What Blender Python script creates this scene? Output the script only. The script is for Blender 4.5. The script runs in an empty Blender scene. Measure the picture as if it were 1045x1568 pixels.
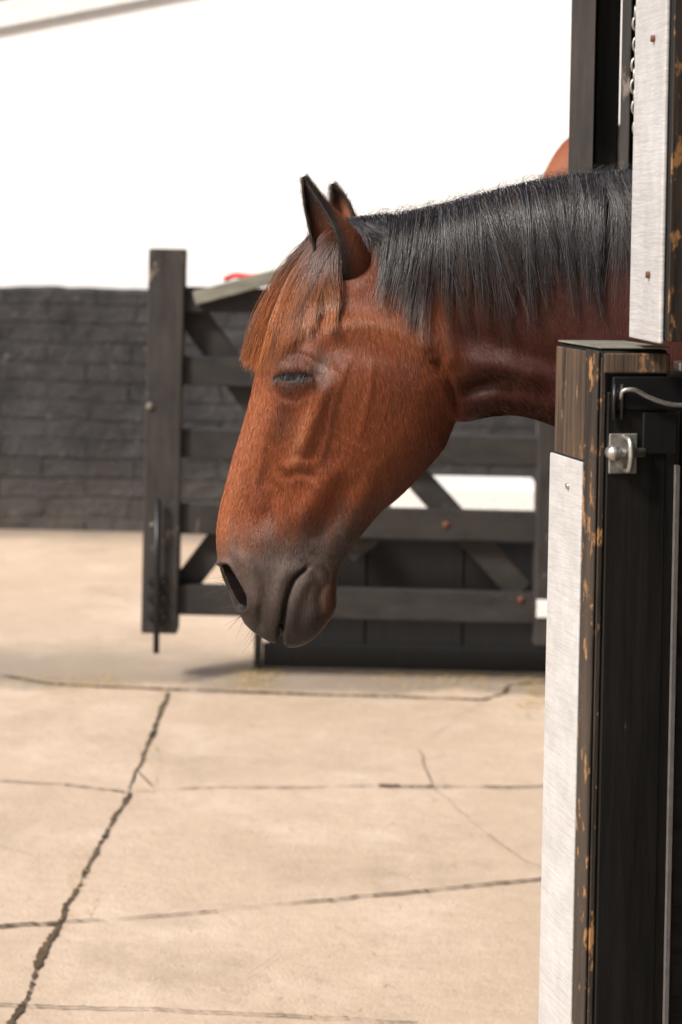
import bpy, math, random
import numpy as np
from mathutils import Vector, Matrix
from mathutils.bvhtree import BVHTree
random.seed(7); rng=np.random.default_rng(7)
scn=bpy.context.scene
# ---------------------------------------------------------------- image pixel to world helpers
F=3000.0; CH=1.5; ROLL=math.radians(1.2); CA,SA=math.cos(ROLL),math.sin(ROLL)
def at(u,v,d):  # image pixel (u, v) projected to a chosen camera distance d
    dx=u-522.5; dy=355.0-v
    return np.array([(dx*CA-dy*SA)*d/F, d, CH+(dx*SA+dy*CA)*d/F])
def ground(u,v,z=0.0):
    dx=u-522.5; dy=355.0-v
    d=(CH-z)*F/-(dx*SA+dy*CA)
    p=at(u,v,d); p[2]=z; return p
# ---------------------------------------------------------------- materials
def newmat(name):
    m=bpy.data.materials.new(name); m.use_nodes=True
    nt=m.node_tree; return m,nt,nt.nodes,nt.links,nt.nodes['Principled BSDF']
def tex_coord(N,L,kind='Object',scale=(1,1,1)):
    tc=N.new('ShaderNodeTexCoord'); mp=N.new('ShaderNodeMapping'); mp.inputs['Scale'].default_value=scale
    L.new(tc.outputs[kind],mp.inputs['Vector']); return mp.outputs['Vector']
def noise(N,L,vec,scale,detail=6,rough=0.6):
    n=N.new('ShaderNodeTexNoise'); n.inputs['Scale'].default_value=scale; n.inputs['Detail'].default_value=detail
    n.inputs['Roughness'].default_value=rough; L.new(vec,n.inputs['Vector']); return n.outputs['Fac']
def ramp(N,L,fac,stops):
    r=N.new('ShaderNodeValToRGB'); L.new(fac,r.inputs['Fac']); e=r.color_ramp.elements
    e[0].position=stops[0][0]; e[0].color=(*stops[0][1],1); e[1].position=stops[-1][0]; e[1].color=(*stops[-1][1],1)
    for p,c in stops[1:-1]:
        x=e.new(p); x.color=(*c,1)
    return r.outputs['Color']
def mix(N,L,fac,a,b,mode='MIX'):
    m=N.new('ShaderNodeMix'); m.data_type='RGBA'; m.blend_type=mode
    for s,i in ((fac,0),(a,6),(b,7)):
        if isinstance(s,(int,float)): m.inputs[i].default_value=s
        elif isinstance(s,tuple): m.inputs[i].default_value=(*s,1)
        else: L.new(s,m.inputs[i])
    return m.outputs[2]
def bump(N,L,B,h,strength,dist=0.01,prev=None):
    b=N.new('ShaderNodeBump'); b.inputs['Strength'].default_value=strength; b.inputs['Distance'].default_value=dist
    L.new(h,b.inputs['Height'])
    if prev is not None: L.new(prev,b.inputs['Normal'])
    L.new(b.outputs['Normal'],B.inputs['Normal']); return b.outputs['Normal']
def maprange(N,L,x,a,b,lo=0.0,hi=1.0):
    z=N.new('ShaderNodeMapRange'); L.new(x,z.inputs[0]); z.inputs[1].default_value=a; z.inputs[2].default_value=b; z.inputs[3].default_value=lo; z.inputs[4].default_value=hi
    return z.outputs[0]
def wood(name,c1,c2,c3=None,scale=(14,14,1.2),rough=0.6,thr=0.62,bs=0.4,sc3=34):
    m,nt,N,L,B=newmat(name); v=tex_coord(N,L,'Object',scale)
    f=noise(N,L,v,3.0,8,0.65); col=ramp(N,L,f,[(0.3,c1),(0.7,c2)])
    if c3:
        v2=tex_coord(N,L,'Object',(1,1,.45)); f2=noise(N,L,v2,sc3,6,0.7)
        k=ramp(N,L,f2,[(thr,(0,0,0)),(thr+0.05,(1,1,1))]); col=mix(N,L,k,col,c3)
    L.new(col,B.inputs['Base Color']); B.inputs['Roughness'].default_value=rough
    bump(N,L,B,f,bs,0.004); return m
M_black=wood('black_painted_timber',(0.004,0.004,0.004),(0.014,0.013,0.012),(0.09,0.065,0.045),rough=0.34,bs=.25,thr=.70,sc3=40)
M_panel=wood('dull_black_timber',(0.004,0.004,0.004),(0.010,0.009,0.009),rough=0.75,bs=.25)
M_chip=wood('chipped_black_timber',(0.006,0.005,0.004),(0.06,0.042,0.03),(0.33,0.17,0.065),thr=0.565,rough=.65,bs=.9,sc3=52)
M_worn=wood('worn_brown_timber',(0.010,0.008,0.006),(0.13,0.082,0.05),(0.28,0.15,0.075),thr=0.59,rough=.7,bs=.9,scale=(26,26,1.4))
M_gate=wood('weathered_gate_timber',(0.008,0.007,0.0065),(0.030,0.025,0.022),(0.13,0.105,0.09),scale=(3,8,8),thr=0.64,rough=.75,sc3=12)
M_gatev=wood('weathered_gate_upright',(0.011,0.0095,0.009),(0.045,0.037,0.032),(0.18,0.145,0.12),scale=(9,9,2),thr=0.60,rough=.75,sc3=12)
M_lap=wood('stained_weatherboard',(0.012,0.009,0.008),(0.075,0.055,0.045),(0.2,0.16,0.13),scale=(3,8,20),thr=0.68,rough=.5)
M_greywood=wood('grey_bare_timber',(0.10,0.10,0.08),(0.26,0.25,0.20),rough=.8,scale=(2,9,9))
def simple(name,col,rough=.5,metal=0.0,nz=0.15,sc=60,bs=.15):
    m,nt,N,L,B=newmat(name); v=tex_coord(N,L); f=noise(N,L,v,sc,5)
    c=ramp(N,L,f,[(0.3,tuple(x*(1-nz) for x in col)),(0.7,tuple(min(1,x*(1+nz)) for x in col))])
    L.new(c,B.inputs['Base Color']); B.inputs['Roughness'].default_value=rough; B.inputs['Metallic'].default_value=metal
    bump(N,L,B,f,bs,0.002); return m
M_steel=simple('galvanised_steel',(0.42,0.41,0.38),.42,.85,.3,90)
M_iron=simple('black_iron',(0.012,0.012,0.013),.35,.3)
M_rust=simple('rusty_iron',(0.12,0.045,0.022),.8,0)
M_red=simple('red_nylon',(0.65,0.03,0.03),.6)
M_white=simple('white_paint',(0.8,0.79,0.76),.6)
M_eye,_,N,L,B=newmat('eye_gloss'); B.inputs['Base Color'].default_value=(0.004,0.003,0.0025,1); B.inputs['Roughness'].default_value=.3; B.inputs['Specular IOR Level'].default_value=.2
M_dark,_,N,L,B=newmat('dark_skin_recess'); B.inputs['Base Color'].default_value=(0.006,0.004,0.004,1); B.inputs['Roughness'].default_value=.9; B.inputs['Specular IOR Level'].default_value=.05
# silver-white metal strip
M_strip,_,N,L,B=newmat('dull_metal_strip'); v=tex_coord(N,L,'Object',(6,6,60)); f=noise(N,L,v,1.6,4,.7)
v2=tex_coord(N,L,'Object',(1,1,1)); f2=noise(N,L,v2,22,8,.7); f5=noise(N,L,v2,3,5,.7)
c=ramp(N,L,f2,[(0.3,(0.46,0.46,0.465)),(0.7,(0.64,0.635,0.635))]); c=mix(N,L,ramp(N,L,f5,[(.45,(0,0,0)),(.7,(.6,.6,.6))]),c,(.44,.42,.40)); L.new(c,B.inputs['Base Color'])
B.inputs['Roughness'].default_value=.5; B.inputs['Metallic'].default_value=.15; nn=bump(N,L,B,f,.8,.003); bump(N,L,B,f2,.4,.002,nn)
# concrete yard
M_ground,_,N,L,B=newmat('yard_concrete'); v=tex_coord(N,L,'Object',(1,1,1))
f1=noise(N,L,v,0.9,8,.62); f2=noise(N,L,v,14,8,.7); f3=noise(N,L,v,150,4,.6); f4=noise(N,L,v,3.2,5,.6)
c=ramp(N,L,f1,[(0.3,(0.53,0.395,0.28)),(0.7,(0.69,0.535,0.40))])
c=mix(N,L,ramp(N,L,f2,[(0.35,(0,0,0)),(0.75,(.6,.6,.6))]),c,(0.46,0.34,0.245))
c=mix(N,L,ramp(N,L,f4,[(0.52,(0,0,0)),(0.75,(.6,.6,.6))]),c,(0.75,0.61,0.48))
f6=noise(N,L,v,1.7,9,.75); c=mix(N,L,ramp(N,L,f6,[(0.53,(0,0,0)),(0.68,(.6,.6,.6))]),c,(0.38,0.29,0.21))
f7=noise(N,L,v,40,6,.75); c=mix(N,L,ramp(N,L,f7,[(0.58,(0,0,0)),(0.70,(.6,.6,.6))]),c,(0.34,0.255,0.18))
spk=ramp(N,L,f3,[(0.62,(0,0,0)),(0.68,(1,1,1))]); c=mix(N,L,spk,c,(0.80,0.70,0.57))
spd=ramp(N,L,f3,[(0.32,(1,1,1)),(0.38,(0,0,0))]); c=mix(N,L,spd,c,(0.32,0.23,0.16))
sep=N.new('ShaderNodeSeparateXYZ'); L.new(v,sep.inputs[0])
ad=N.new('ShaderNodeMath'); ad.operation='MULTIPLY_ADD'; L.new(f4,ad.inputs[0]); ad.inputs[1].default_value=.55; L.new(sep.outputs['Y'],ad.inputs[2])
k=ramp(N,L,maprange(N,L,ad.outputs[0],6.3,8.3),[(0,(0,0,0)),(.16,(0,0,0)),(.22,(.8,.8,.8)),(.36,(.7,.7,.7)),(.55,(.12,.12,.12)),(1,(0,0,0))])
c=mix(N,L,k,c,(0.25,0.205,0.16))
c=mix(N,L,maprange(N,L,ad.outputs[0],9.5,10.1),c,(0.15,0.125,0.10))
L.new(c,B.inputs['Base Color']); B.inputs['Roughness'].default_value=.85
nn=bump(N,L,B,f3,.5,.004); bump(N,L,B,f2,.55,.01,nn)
M_crack,_,N,L,B=newmat('dirty_joint'); v=tex_coord(N,L); f=noise(N,L,v,7,6,.7)
c=ramp(N,L,f,[(0.38,(0.035,0.024,0.015)),(0.58,(0.13,0.085,0.045)),(0.72,(0.12,0.125,0.03))]); L.new(c,B.inputs['Base Color']); B.inputs['Roughness'].default_value=.95
# painted brick
def brickmat(name,c1,c2,c3,bs,mort,dust=None,warp=.03):
    m,nt,N,L,B=newmat(name); tc=N.new('ShaderNodeTexCoord'); sp=N.new('ShaderNodeSeparateXYZ'); cb=N.new('ShaderNodeCombineXYZ')
    L.new(tc.outputs['Object'],sp.inputs[0]); nf=noise(N,L,tc.outputs['Object'],3.5,5,.65); nx=noise(N,L,tc.outputs['Object'],2.2,5,.65)
    w=N.new('ShaderNodeMath'); w.operation='MULTIPLY_ADD'; L.new(nf,w.inputs[0]); w.inputs[1].default_value=warp; L.new(sp.outputs['Z'],w.inputs[2])
    w2=N.new('ShaderNodeMath'); w2.operation='MULTIPLY_ADD'; L.new(nx,w2.inputs[0]); w2.inputs[1].default_value=warp*4; L.new(sp.outputs['X'],w2.inputs[2])
    L.new(w2.outputs[0],cb.inputs[0]); L.new(w.outputs[0],cb.inputs[1])
    b=N.new('ShaderNodeTexBrick'); L.new(cb.outputs[0],b.inputs['Vector']); b.inputs['Scale'].default_value=1
    b.inputs['Brick Width'].default_value=.44; b.inputs['Row Height'].default_value=.095; b.inputs['Mortar Size'].default_value=.012; b.inputs['Mortar Smooth'].default_value=1
    b.inputs['Color1'].default_value=(1,1,1,1); b.inputs['Color2'].default_value=(.35,.35,.35,1); b.inputs['Mortar'].default_value=(0,0,0,1)
    f=noise(N,L,tc.outputs['Object'],3.2,8,.7); g=noise(N,L,tc.outputs['Object'],16,6,.7)
    c=ramp(N,L,f,[(.3,c1),(.7,c2)]); mm=N.new('ShaderNodeMath'); mm.operation='MULTIPLY'; L.new(b.outputs['Fac'],mm.inputs[0]); L.new(maprange(N,L,nx,.42,.62,.15,1),mm.inputs[1]); c=mix(N,L,mm.outputs[0],c,tuple(x*mort for x in c1))
    c=mix(N,L,ramp(N,L,g,[(.60,(0,0,0)),(.70,(.7,.7,.7))]),c,c3)
    if dust:
        zz=N.new('ShaderNodeMath'); zz.operation='MULTIPLY_ADD'; L.new(f,zz.inputs[0]); zz.inputs[1].default_value=.5; L.new(sp.outputs['Z'],zz.inputs[2])
        c=mix(N,L,maprange(N,L,zz.outputs[0],.65,.25,0,.7),c,dust)
    L.new(c,B.inputs['Base Color']); B.inputs['Roughness'].default_value=.75
    nn=bump(N,L,B,b.outputs['Color'],bs,.016); bump(N,L,B,f,min(1,bs),.08,nn); return m
M_bblack=brickmat('black_painted_brick',(0.009,0.0085,0.0095),(0.052,0.049,0.050),(0.15,0.14,0.13),1,.3,(.09,.075,.062),.06)
M_bwhite=brickmat('white_painted_brick',(0.85,0.845,0.835),(0.90,0.895,0.885),(0.86,0.80,0.70),.06,.97)
M_roof=simple('brown_roof_tile',(0.14,0.08,0.06),.8)
# ---------------------------------------------------------------- mesh helpers
def mesh_obj(name,verts,faces,mat=None,parent=None,smooth=False,bevel=0):
    me=bpy.data.meshes.new(name); me.from_pydata([tuple(map(float,p)) for p in verts],[],faces); me.update()
    ob=bpy.data.objects.new(name,me); scn.collection.objects.link(ob)
    if mat: me.materials.append(mat)
    if smooth: me.polygons.foreach_set('use_smooth',[True]*len(me.polygons))
    if parent: ob.parent=parent
    if bevel:
        b=ob.modifiers.new('bevel','BEVEL'); b.width=bevel; b.segments=2; b.limit_method='ANGLE'
    return ob
def empty(name,loc=(0,0,0)):
    e=bpy.data.objects.new(name,None); e.empty_display_size=.2; scn.collection.objects.link(e); return e
def prism(name,plan,z0,z1,mat,parent=None,bevel=.003):
    n=len(plan)
    ar=sum(plan[i][0]*plan[(i+1)%n][1]-plan[(i+1)%n][0]*plan[i][1] for i in range(n))
    if ar<0: plan=plan[::-1]
    v=[(p[0],p[1],z0) for p in plan]+[(p[0],p[1],z1) for p in plan]
    f=[tuple(range(n))[::-1],tuple(range(n,2*n))]+[(i,(i+1)%n,n+(i+1)%n,n+i) for i in range(n)]
    return mesh_obj(name,v,f,mat,parent,bevel=bevel)
def board(name,p,q,h,t,mat,parent=None,bevel=.004):
    """plank whose centre line runs p->q, face height h (perp. in XZ), thickness t in Y"""
    p=np.array(p,float);q=np.array(q,float); d=(q-p); d/=np.linalg.norm(d); y=np.array([0,1,0.]); n=np.cross(d,y); n/=np.linalg.norm(n); y=np.cross(n,d)
    vs=[]
    for c in (p,q):
        for a,b in ((-1,-1),(1,-1),(1,1),(-1,1)): vs.append(c+n*a*h/2+y*b*t/2)
    f=[(0,1,2,3),(7,6,5,4)]+[(i,i+4,(i+1)%4+4,(i+1)%4) for i in range(4)]
    ob=mesh_obj(name,vs,f,mat,parent,bevel=bevel)
    bm_fix(ob); return ob
def bm_fix(ob):
    import bmesh
    bm=bmesh.new(); bm.from_mesh(ob.data); bmesh.ops.recalc_face_normals(bm,faces=bm.faces); bm.to_mesh(ob.data); bm.free()
def hermite(pts,knots,q):
    pts=np.asarray(pts,float); knots=np.asarray(knots,float); q=np.asarray(q,float)
    if pts.ndim==1: pts=pts[:,None]; sq=True
    else: sq=False
    d=np.diff(pts,axis=0)/np.diff(knots)[:,None]
    m=np.empty_like(pts); m[0]=d[0]; m[-1]=d[-1]
    h=np.diff(knots)[:,None]; m[1:-1]=(d[:-1]*h[1:]+d[1:]*h[:-1])/(h[1:]+h[:-1])
    i=np.clip(np.searchsorted(knots,q,side='right')-1,0,len(knots)-2)
    hh=(knots[i+1]-knots[i])[:,None]; t=((q-knots[i])[:,None])/hh
    r=(2*t**3-3*t**2+1)*pts[i]+(t**3-2*t**2+t)*hh*m[i]+(-2*t**3+3*t**2)*pts[i+1]+(t**3-t**2)*hh*m[i+1]
    return r[:,0] if sq else r
def resample(pts,n):
    pts=np.asarray(pts,float); k=np.concatenate([[0],np.cumsum(np.linalg.norm(np.diff(pts,axis=0),axis=1))])
    return hermite(pts,k,np.linspace(0,k[-1],n))
def tube(name,pts,radii,mat,parent=None,sides=12,n=None):
    pts=np.asarray(pts,float); k=np.concatenate([[0],np.cumsum(np.linalg.norm(np.diff(pts,axis=0),axis=1))])
    radii=np.broadcast_to(np.asarray(radii,float),(len(pts),))
    if n: q=np.linspace(0,k[-1],n); P=hermite(pts,k,q); R=np.interp(q,k,radii)
    else: P=pts;R=radii
    T=np.gradient(P,axis=0); T/=np.linalg.norm(T,axis=1)[:,None]
    ref=np.array([0,1,0.]) if abs(T[:,1]).mean()<.8 else np.array([1.,0,0])
    A=np.cross(T,ref); A/=np.linalg.norm(A,axis=1)[:,None]; Bv=np.cross(T,A)
    th=np.linspace(0,2*np.pi,sides,endpoint=False)
    V=P[:,None]+R[:,None,None]*(A[:,None]*np.cos(th)[None,:,None]+Bv[:,None]*np.sin(th)[None,:,None])
    m=len(P); faces=[]
    for i in range(m-1):
        for j in range(sides):
            a=i*sides+j;b=i*sides+(j+1)%sides; faces.append((a,b,b+sides,a+sides))
    faces.append(tuple(range(sides))[::-1]); faces.append(tuple((m-1)*sides+j for j in range(sides)))
    ob=mesh_obj(name,V.reshape(-1,3),faces,mat,parent,smooth=True); bm_fix(ob); return ob
# ---------------------------------------------------------------- ground
g=mesh_obj('ground',[(-400,-60,0),(400,-60,0),(400,900,0),(-400,900,0)],[(0,1,2,3)],M_ground)
def crack(pts,w,seed,jit=.004):
    r=np.random.default_rng(seed); P=np.array([ground(*p) for p in pts])
    L_=np.linalg.norm(np.diff(P,axis=0),axis=1).sum(); n=max(14,int(L_/.008))
    k=np.concatenate([[0],np.cumsum(np.linalg.norm(np.diff(P,axis=0),axis=1))]); q=np.linspace(0,k[-1],n)
    P=np.stack([np.interp(q,k,P[:,i]) for i in range(3)],1)
    T=np.gradient(P,axis=0); T/=np.linalg.norm(T,axis=1)[:,None]; Nn=np.stack([-T[:,1],T[:,0],0*T[:,0]],1)
    def sm(a,w_): return np.convolve(a,np.ones(w_)/w_,'same')
    off=sm(r.normal(0,1,n),11)*jit*2+r.normal(0,1,n)*jit*.25
    wid=w*np.clip(.8+sm(r.normal(0,1,n),9)*.9+r.normal(0,.25,n),.15,1.5)
    P=P+Nn*off[:,None]; A=P+Nn*wid[:,None]/2; Bq=P-Nn*wid[:,None]/2
    return A,Bq
CR=[([(-60,1032),(0,1035),(80,1048),(180,1053),(400,1062),(600,1068),(740,1072),(772,1062),(780,1050),(860,1043)],.020),
([(258,1062),(247,1090),(235,1120),(222,1155),(208,1182)],.014),([(208,1182),(198,1216)],.005),([(198,1216),(170,1262),(150,1300),(120,1360),(95,1410)],.012),([(95,1410),(60,1480),(40,1530),(18,1570),(-5,1620)],.015),
([(-40,1196),(100,1203)],.005),([(100,1203),(190,1215)],.012),([(190,1215),(300,1208),(450,1207),(580,1205)],.006),([(580,1205),(660,1207)],.019),([(660,1207),(760,1207),(860,1206)],.009),
([(90,1415),(200,1410),(360,1395),(500,1380)],.005),([(500,1381),(640,1368),(740,1358),(860,1345)],.010),
([(-40,1424),(90,1417)],.012),([(-40,1541),(300,1553),(640,1570)],.006),
([(660,1205),(700,1240),(740,1275),(800,1320),(835,1335)],.0022),([(640,1150),(650,1180),(662,1205)],.0035),([(208,1182),(232,1206)],.004),([(650,1140),(700,1100),(745,1075)],.0018),
([(640,1420),(560,1450),(430,1462),(380,1500)],.0010),([(0,1300),(60,1320),(140,1318)],.0010)]
V=[];Fc=[]
for i,(p,w) in enumerate(CR):
    A,Bq=crack(p,w,i+3); n=len(A); b=len(V); zz_=.003+.0003*i
    for a,c_ in zip(A,Bq): V+= [(a[0],a[1],zz_),(c_[0],c_[1],zz_)]
    Fc+=[(b+2*j,b+2*j+1,b+2*j+3,b+2*j+2) for j in range(n-1)]
mesh_obj('concrete_joints',V,Fc,M_crack)
# straw litter and grit
V=[];Fc=[]
for i in range(2000):
    c0=random.choice([(390,1040,60,14),(640,1038,120,12),(730,1030,90,10),(120,1045,110,8),(390,1030,40,16),(430,1475,260,70),(300,1120,300,60),(820,1060,30,16),(230,1150,20,50),(120,1360,30,60),(600,1300,200,80)])
    p=ground(random.gauss(c0[0],c0[2]*.5),min(1600,max(1000,random.gauss(c0[1],c0[3]))),.006); a=random.uniform(0,3.14); l=random.uniform(.008,.035)*(0.45 if c0[1]>1100 else 1); w=.0014
    if c0[1]>1100 and random.random()<.7: continue
    d=np.array([math.cos(a),math.sin(a),random.uniform(0,.25)])*l; n_=np.array([-math.sin(a),math.cos(a),0])*w; b=len(V)
    V+=[p-n_,p+n_,p+d+n_,p+d-n_]; Fc.append((b,b+1,b+2,b+3))
M_straw=simple('dry_straw',(0.48,0.34,0.14),.8); mesh_obj('straw_litter',V,Fc,M_straw)
# ---------------------------------------------------------------- white building with black base
WY=9.66
bld=empty('white_brick_building')
ztop=at(100,440,WY)[2]
n=240; xs=np.linspace(-7,6,n); topz=ztop+.014*np.convolve(rng.normal(0,1,n+8),np.ones(9)/3,'valid')[:n]*.5
V=[];Fc=[]
for x,zt in zip(xs,topz): V+=[(x,WY,0),(x,WY,zt-.02),(x,WY+.02,zt),(x,WY+.06,zt)]
for i in range(n-1):
    for j in range(3): Fc.append((4*i+j,4*i+4+j,4*i+5+j,4*i+1+j))
mesh_obj('black_base_course',V,Fc,M_bblack,bld)
e0=at(0,47,WY); e1=at(240,0,WY); sl=(e1[2]-e0[2])/(e1[0]-e0[0])
def ez(x): return e0[2]+sl*(x-e0[0])
V=[(-7,WY+.055,0),(6,WY+.055,0),(6,WY+.055,ez(6)),(-7,WY+.055,ez(-7)),(-7,WY+5,0),(6,WY+5,0),(6,WY+5,ez(6)),(-7,WY+5,ez(-7))]
w=mesh_obj('white_walls',V,[(0,1,2,3),(5,4,7,6),(1,5,6,2),(4,0,3,7),(3,2,6,7)],M_bwhite,bld)
board('verge_moulding',(-7,WY+.045,ez(-7)+.005),(6,WY+.045,ez(6)+.005),.016,.02,simple('grey_paint',(0.30,.29,.28),.7),bld)
board('bargeboard',(-7,WY+.058,ez(-7)+.085),(6,WY+.058,ez(6)+.085),.13,.05,M_white,bld)
board('roof_edge',(-7,WY+.66,ez(-7)+.205),(6,WY+.66,ez(6)+.205),.10,1.2,M_roof,bld)
# ---------------------------------------------------------------- gate
GY=6.5
gate=empty('wooden_yard_gate')
def G(u,v,dy=0): p=at(u,v,GY); p[1]+=dy; return p
sc=GY/F
xl,xr=G(228,500)[0],G(283,500)[0]
zb=G(240,966)[2]
prism('hinge_stile',[(xl,GY-.05),(xr,GY-.05),(xr,GY+.05),(xl,GY+.05)],zb,G(255,381)[2],M_gatev,gate,.006)
xrr=G(822,800)[0]; xr2=xrr+.11
for i,(vl,h) in enumerate([(458,38),(567,44),(678,44),(793,46),(917,46)]):
    z_=G(285,vl)[2]
    board(f'rail_{i+1}',(xl+.06,GY,z_),(xrr+.02,GY,z_-.004),h*sc,.045,M_gate,gate)
prism('meeting_stile',[(xrr-.005,GY-.045),(xr2,GY-.045),(xr2,GY+.045),(xrr-.005,GY+.045)],G(830,985)[2],G(830,440)[2],M_gatev,gate,.006)
board('brace_1',G(285,470,.045),G(560,850,.045),.10,.035,M_gate,gate)
board('brace_2',G(262,925,.048),G(480,640,.048),.085,.035,M_gate,gate)
board('brace_3',G(600,690,.045),G(800,910,.045),.085,.035,M_gate,gate)
board('top_timber',G(300,456,-.045),G(520,396,-.045),.045,.05,M_greywood,gate)
tube('drop_bolt',[G(245,760,-.08),G(243,992,-.08)],.010,M_iron,gate)
for v_ in (885,910,938): board('bolt_staple',G(228,v_,-.06),G(258,v_,-.06),.018,.03,M_iron,gate)
for (u_,v_,r_) in [(683,802,.013),(797,916,.012),(236,800,.008),(232,620,.013),(318,452,.010)]:
    tube('bolt_head',[G(u_,v_,-.056 if u_<300 else -.026),G(u_,v_,-.02)],r_,M_rust if u_>300 else M_greywood,gate,10)
prism('white_latch_plate',[(G(820,920)[0],GY-.052),(G(856,920)[0],GY-.052),(G(856,920)[0],GY-.046),(G(820,920)[0],GY-.046)],G(830,941)[2],G(830,914)[2],M_white,gate,.001)
# dark panel standing behind the gate
pan=empty('black_timber_panel'); PY=6.72
pl0=at(413,950,PY)[0]; pl1=at(860,950,PY)[0]; zt_=at(630,826,PY)[2]
prism('backing_board',[(pl0,PY+.012),(pl1,PY+.012),(pl1,PY+.03),(pl0,PY+.03)],.03,zt_,M_panel,pan)
for i in range(3):
    a=pl0+(pl1-pl0)*i/3; b=pl0+(pl1-pl0)*(i+1)/3-.006
    prism(f'plank_{i+1}',[(a,PY-.004),(b,PY-.004),(b,PY+.010),(a,PY+.010)],.05,zt_-.002,M_panel,pan)
prism('bottom_rail',[(pl0-.02,PY-.03),(pl1,PY-.03),(pl1,PY-.006),(pl0-.02,PY-.006)],.01,.09,M_panel,pan)
prism('end_post',[(pl0-.05,PY-.03),(pl0-.024,PY-.03),(pl0-.024,PY+.04),(pl0-.05,PY+.04)],.0,.25,M_gatev,pan)
# white trough
tr=empty('white_water_trough'); TY=8.2; a=at(604,760,TY)[0]; b=at(830,760,TY)[0]; zt_=at(740,750,TY)[2]
prism('front_wall',[(a,TY),(b,TY),(b,TY+.05),(a,TY+.05)],0,zt_,M_white,tr); prism('back_wall',[(a,TY+.4),(b,TY+.4),(b,TY+.45),(a,TY+.45)],0,zt_,M_white,tr)
prism('end_wall',[(a,TY+.052),(a+.05,TY+.052),(a+.05,TY+.398),(a,TY+.398)],0,zt_,M_white,tr); prism('end_wall_far',[(b-.05,TY+.052),(b,TY+.052),(b,TY+.398),(b-.05,TY+.398)],0,zt_,M_white,tr)
prism('basin_floor',[(a+.05,TY+.05),(b-.05,TY+.05),(b-.05,TY+.4),(a+.05,TY+.4)],.02,.1,M_white,tr)
tube('red_lead_rope',[G(345,428,.02),G(360,422,-.01),G(385,424,-.02),G(410,421,-.01),G(440,424,.03),G(450,440,.05),G(452,520,.05)],.009,M_red,None,8,30)
# ---------------------------------------------------------------- stable door, jambs, stable
st=empty('black_stable')
A=at(920,535,2.33);Bc=at(857,522,2.46);C=at(1024,536,2.35); D=Bc+(C-A)
zt_=A[2]
ld=empty('stable_lower_door')
prism('door_edge_timber',[A[:2],C[:2],D[:2],Bc[:2]],.03,zt_,M_black,ld,.004)
dv=(A-Bc)[:2]; Lf=np.linalg.norm(dv); dv=dv/Lf; nv=np.array([dv[1],-dv[0]])
if nv[0]>0: nv=-nv
def facebox(name,s0,s1,z0,z1,t0,t1,mat,par,bev=.0015,O=None,d=None,n=None):
    O=Bc[:2] if O is None else O; d=dv if d is None else d; n=nv if n is None else n
    p=[O+d*s0+n*t0,O+d*s1+n*t0,O+d*s1+n*t1,O+d*s0+n*t1]; return prism(name,p,z0,z1,mat,par,bev)
zs=at(880,700,2.42)[2]
facebox('worn_top_face',-.001,Lf*.80,zs+.002,zt_-.004,.001,.004,M_worn,ld)
facebox('metal_kick_strip',-.010,Lf*.72,.03,zs,.001,.006,M_strip,ld)
facebox('chipped_edge',Lf*.725,Lf+.001,.03,zt_-.002,.0008,.0045,M_chip,ld)
tube('strip_screw',[np.array([*(Bc[:2]+dv*Lf*.42+nv*.004),at(876,745,2.4)[2]]),np.array([*(Bc[:2]+dv*Lf*.42+nv*.009),at(876,745,2.4)[2]])],.0036,M_steel,ld,12)
cv=(C-A)[:2]; Lc=np.linalg.norm(cv); cv=cv/Lc; cn=np.array([cv[1],-cv[0]])
if cn[1]>0: cn=-cn
kw=dict(O=A[:2],d=cv,n=cn)
facebox('black_cover_strip',.008,Lc-.002,.03,zt_-.05,.001,.005,M_black,ld,.002,**kw)
facebox('corner_bead',.0,.006,.03,zt_-.01,.0008,.004,M_chip,ld,.001,**kw)
zc_=at(980,600,2.33)[2]
facebox('hinge_strap',.012,Lc+.03,zc_-.022,zc_+.018,.006,.012,M_iron,ld,.002,**kw)
facebox('strap_drop',Lc-.035,Lc+.01,zc_-.075,zc_-.024,.006,.010,M_iron,ld,.002,**kw)
facebox('top_cap',.003,Lc,zt_-.028,zt_-.004,.001,.007,M_worn,ld,.002,**kw)
prism('top_flashing',[A[:2]+nv*.002+cn*.003,C[:2]+cn*.003,D[:2],Bc[:2]+nv*.002],zt_+.001,zt_+.0035,M_greywood,ld,.001)
zl=at(955,697,2.33)[2]
facebox('latch_plate',.010,.046,zl-.022,zl+.026,.006,.009,M_steel,ld,.002,**kw)
def cp(s,z,t): p=A[:2]+cv*s+cn*t; return np.array([p[0],p[1],z])
tube('latch_bolt',[cp(.006,zl+.004,.015),cp(.052,zl+.004,.015)],.0055,M_steel,ld)
tube('latch_bolt_head',[cp(.012,zl+.004,.012),cp(.012,zl+.004,.026)],.009,M_steel,ld)
tube('latch_staple',[cp(.030,zl-.018,.008),cp(.030,zl-.016,.022),cp(.030,zl+.02,.022),cp(.030,zl+.022,.008)],.0035,M_steel,ld,8,16)
zk=at(960,603,2.33)[2]
tube('hook_wire',[cp(.022,zk-.006,.014),cp(.022,zk+.004,.018),cp(.034,zk+.006,.02),cp(.052,zk-.002,.02),cp(.075,zk-.01,.02),cp(.13,zk-.012,.02),cp(.2,zk-.008,.02)],.0028,M_steel,ld,8,40)
for q in (.014,.024): tube('hook_eye',[cp(q,zk-.03,.012),cp(q,zk+.012,.012)],.003,M_iron,ld,8)
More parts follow.
